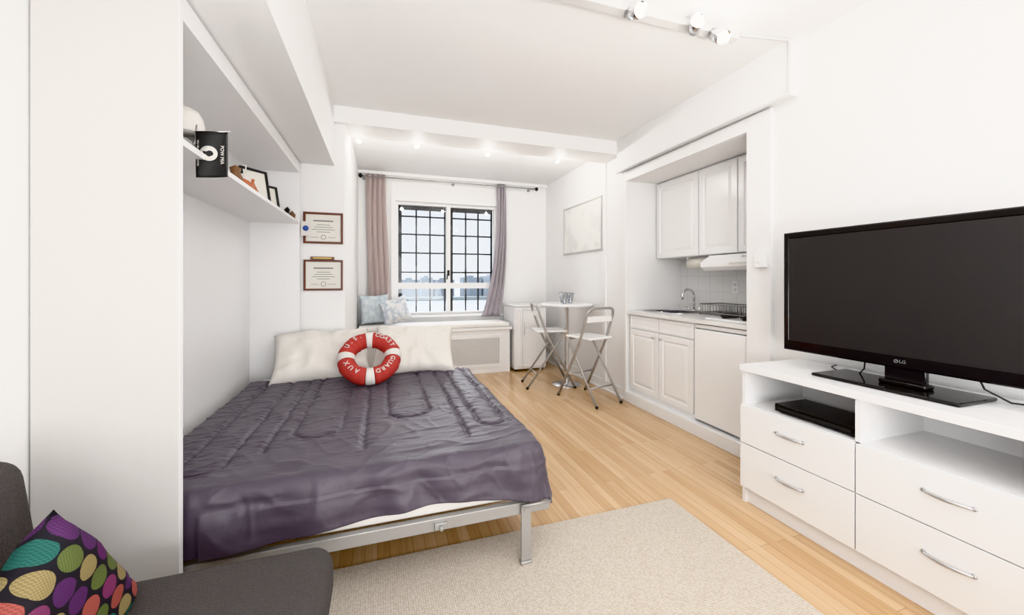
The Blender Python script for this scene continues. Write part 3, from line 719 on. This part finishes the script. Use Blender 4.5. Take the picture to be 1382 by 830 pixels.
# ---------------------------------------------------------------- shelf items
ZS=1.6905
fg=E('small_flag',(-.60,1.76,ZS),'small black desk flag with white prisoner-of-war emblem','flag')
B().tube([(-.70,1.77,1.695),(-.66,1.765,1.735),(-.655,1.762,1.80)],.003).tube([(-.66,1.758,1.772),(-.545,1.752,1.783)],.0025).obj('pole',SILVER,fg)
b=B(); n=14; g=[]
for j in range(n+1):
    row=[]
    for i in range(n+1):
        u=i/n; v=j/n; row.append(b.bm.verts.new((-.654+.100*u+.002*v,1.752-.003*math.sin(u*5+v*2),1.772+.010*u-v*.172)))
    g.append(row)
b._mark([b.bm.faces.new((g[j][i],g[j][i+1],g[j+1][i+1],g[j+1][i])) for j in range(n) for i in range(n)],True)
o=b.obj('cloth',BLACK,fg); md=o.modifiers.new('t','SOLIDIFY'); md.thickness=.001
m=basis((-.611,1.744,1.692),(0,0,-1),(1,0,0),(0,-1,0))
b=B(); b.use(RWHITE); b.lathe([(.001,0),(.028,0),(.028,.001),(.001,.001)],mat=m,seg=28)
b.use(BLACK); pr=[(-.012,-.030),(.010,-.030),(.008,-.014),(.016,-.010),(.018,-.002),(.022,.002),(.016,.010),(.012,.022),(-.002,.026),(-.014,.018),(-.018,.004),(-.010,-.012)]
vs=[b.bm.verts.new(m@Vector((x*.62,y*.60,.0018))) for x,y in pr]; b._mark([b.bm.faces.new(vs)])
b.obj('emblem',None,fg,recalc=False)
b=B(); b.use(RWHITE)
textverts(b,'POW MIA',.016,basis((-.569,1.744,1.690),(0,0,-1),(1,0,0),(0,-1,0)),.0005); b.obj('title_lettering',None,fg,recalc=False)
b=B(); b.use(RWHITE)
textverts(b,'YOU ARE NOT FORGOTTEN',.0075,basis((-.645,1.744,1.690),(0,0,-1),(1,0,0),(0,-1,0)),.0005); b.obj('motto_lettering',None,fg,recalc=False)
# cap
cp=E('uniform_cap',(-.74,1.87,1.775),'white cloth cap with grey visor resting on desk clock','cap')
B().lathe([(.066,1.786),(.070,1.80),(.070,1.825),(.064,1.86),(.050,1.885),(.028,1.898),(.001,1.902)],-.74,1.87,0,seg=28).obj('crown',RWHITE,cp)
b=B(); vs=[]
for i in range(13):
    a=math.radians(-130+i*11); vs.append((math.cos(a),math.sin(a)))
A=[b.bm.verts.new((-.74+x*.067,1.87+y*.067,1.796)) for x,y in vs]; C=[b.bm.verts.new((-.74+x*.105,1.87+y*.105,1.780)) for x,y in vs]
b._mark([b.bm.faces.new((A[i],A[i+1],C[i+1],C[i])) for i in range(12)],True); o=b.obj('visor',STEEL,cp); md=o.modifiers.new('t','SOLIDIFY'); md.thickness=.002
gb=E('table_clock',(-.73,1.87,ZS),'small silver desk clock with round face on shelf','clock')
B().box(-.79,-.67,1.83,1.93,ZS,1.775,bev=.01).obj('body',SILVER,gb)
B().lathe([(.034,0),(.034,.006),(.028,.006),(.028,.002)],mat=basis((-.725,1.83,1.735),(1,0,0),(0,0,1),(0,-1,0))).obj('face',PAPER,gb)
B().lathe([(.034,0),(.034,.006),(.028,.006),(.028,.002)],mat=basis((-.67,1.88,1.735),(0,1,0),(0,0,1),(1,0,0))).obj('knob',STEEL,gb)
bt=E('model_boat',(-.68,2.42,ZS),'small orange and white model boat on shelf','model boat')
b=B(); hull=[(-.10,0),(-.08,.022),(.0,.03),(.07,.022),(.11,0)]
lo=[b.bm.verts.new((-.68+s_*w_*.6,2.42+y,ZS+.002)) for s_ in(1,-1) for y,w_ in (hull if s_==1 else hull[::-1])]
hi=[b.bm.verts.new((-.68+s_*w_,2.42+y*1.1,ZS+.045)) for s_ in(1,-1) for y,w_ in (hull if s_==1 else hull[::-1])]
n=len(lo); b._mark([b.bm.faces.new((lo[i],lo[(i+1)%n],hi[(i+1)%n],hi[i])) for i in range(n)]+[b.bm.faces.new(lo[::-1]),b.bm.faces.new(hi)])
b.obj('hull',ORANGE,bt,recalc=False); B().box(-.695,-.665,2.38,2.45,ZS+.045,ZS+.085,bev=.003).tube([(-.68,2.41,ZS+.085),(-.68,2.41,ZS+.14)],.003).obj('cabin',RWHITE,bt)
B().lathe([(.028,0),(.034,.02),(.02,.05),(.024,.07),(.001,.085)],-.67,2.22,ZS,seg=16).obj('figurine',BROWN,label='small brown ceramic figurine on shelf',cat='figurine')
B().lathe([(.03,0),(.036,.03),(.022,.06),(.012,.085),(.016,.10)],-.70,2.58,ZS,seg=16).obj('small_vase',ORANGE,label='small reddish ceramic vase on shelf',cat='vase')
def pframe(y,w,h,yaw,lbl):
    m=Matrix.Translation((-.72,y,ZS))@Matrix.Rotation(math.radians(yaw),4,'Z')@Matrix.Rotation(math.radians(-12),4,'X')
    e=E('picture_frame',(-.72,y,ZS),lbl,'picture frame',group='picture frames on the shelf')
    b=B(); f_=.014
    b.box(-w/2,w/2,-.008,.008,0.003,f_,mat=m).box(-w/2,w/2,-.008,.008,h-f_,h,mat=m).box(-w/2,-w/2+f_,-.008,.008,f_,h-f_,mat=m).box(w/2-f_,w/2,-.008,.008,f_,h-f_,mat=m).box(-.02,.02,.008,.012,.02,h*.7,mat=m); b.obj('frame',BLACK,e)
    b=B(); b.box(-w/2+f_,w/2-f_,0,.004,f_,h-f_,mat=m); b.obj('photograph',PAPER,e)
pframe(2.78,.17,.22,50,'black picture frame with pale photograph on shelf'); pframe(3.05,.15,.18,50,'small black picture frame on shelf')
B().lathe([(.028,0),(.03,.012),(.012,.02),(.02,.05),(.001,.07)],-.66,3.27,ZS,seg=16).obj('figurine',BLACK,label='small dark figurine at the shelf end',cat='figurine')
B().lathe([(.02,0),(.025,.03),(.01,.05),(.001,.06)],-.65,3.38,ZS,seg=16).obj('figurine',BROWN,label='tiny brown figurine at the shelf end',cat='figurine')
bd=E('hanging_badge',(-.60,3.50,1.60),'small white hanging badge with blue emblem on cabinet edge','badge')
B().box(-.612,-.54,3.500,3.504,1.575,1.69,bev=.002).obj('plate',RWHITE,bd)
B().lathe([(.001,0),(.022,0),(.022,.001),(.001,.0012)],mat=basis((-.576,3.499,1.635),(1,0,0),(0,0,1),(0,-1,0))).obj('emblem',BLUE,bd)

# ---------------------------------------------------------------- lighting
def area(loc,rot,sx,sy,w,col=(1,1,1)):
    d=D.lights.new('fill_light','AREA'); d.shape='RECTANGLE'; d.size=sx; d.size_y=sy; d.energy=w; d.color=col  # added fill lights out of view, no fixtures of the room
    o=D.objects.new('fill_light',d); o.location=loc; o.rotation_euler=rot; COL.objects.link(o)
NC=(.99,.994,1)
area((.8,-.1,2.6),(0,0,0),2.0,1.8,13,NC)  # added soft fill overhead, no ceiling lamp there
area((.5,-1.35,1.4),(math.radians(105),0,math.radians(-8)),2.4,2.0,46,NC)  # added fill behind the camera, facing forward into the room
area((.8,-.7,.9),(math.radians(150),0,0),1.8,1.0,48,NC)  # added unseen uplight behind the camera, brightens the ceiling by bounce
d=D.lights.new('daylight','SUN'); d.energy=7; d.angle=math.radians(70); d.color=(.96,.98,1)
o=D.objects.new('daylight',d); o.rotation_euler=(math.radians(-52),0,math.radians(-6)); o.location=(1,8,5); COL.objects.link(o)
w=D.worlds.new('sky'); bpy.context.scene.world=w; w.use_nodes=True; n=w.node_tree.nodes; l=w.node_tree.links
tc=n.new('ShaderNodeTexCoord'); sp=n.new('ShaderNodeSeparateXYZ'); l.new(tc.outputs['Generated'],sp.inputs[0]); rp_=n.new('ShaderNodeValToRGB')
rp_.color_ramp.elements[0].position=.0; rp_.color_ramp.elements[0].color=(.88,.91,.95,1); rp_.color_ramp.elements[1].position=.6; rp_.color_ramp.elements[1].color=(.74,.84,.97,1)
l.new(sp.outputs[2],rp_.inputs[0]); l.new(rp_.outputs[0],n['Background'].inputs[0]); n['Background'].inputs[1].default_value=1.4

# camera
c=D.cameras.new('camera'); c.sensor_width=36; c.lens=36*530/1382; c.shift_y=-37/1382; c.clip_end=8000; c.clip_start=.02
o=D.objects.new('camera',c); o.location=(0,0,1.22); o.rotation_euler=(math.radians(90),0,math.radians(-18.37)); COL.objects.link(o); bpy.context.scene.camera=o
vs=bpy.context.scene.view_settings
try: vs.view_transform='Khronos PBR Neutral'
except Exception: vs.view_transform='Standard'
vs.look='None'; vs.exposure=0.12
for o in D.objects:
    if 'wloc' in o: del o['wloc']
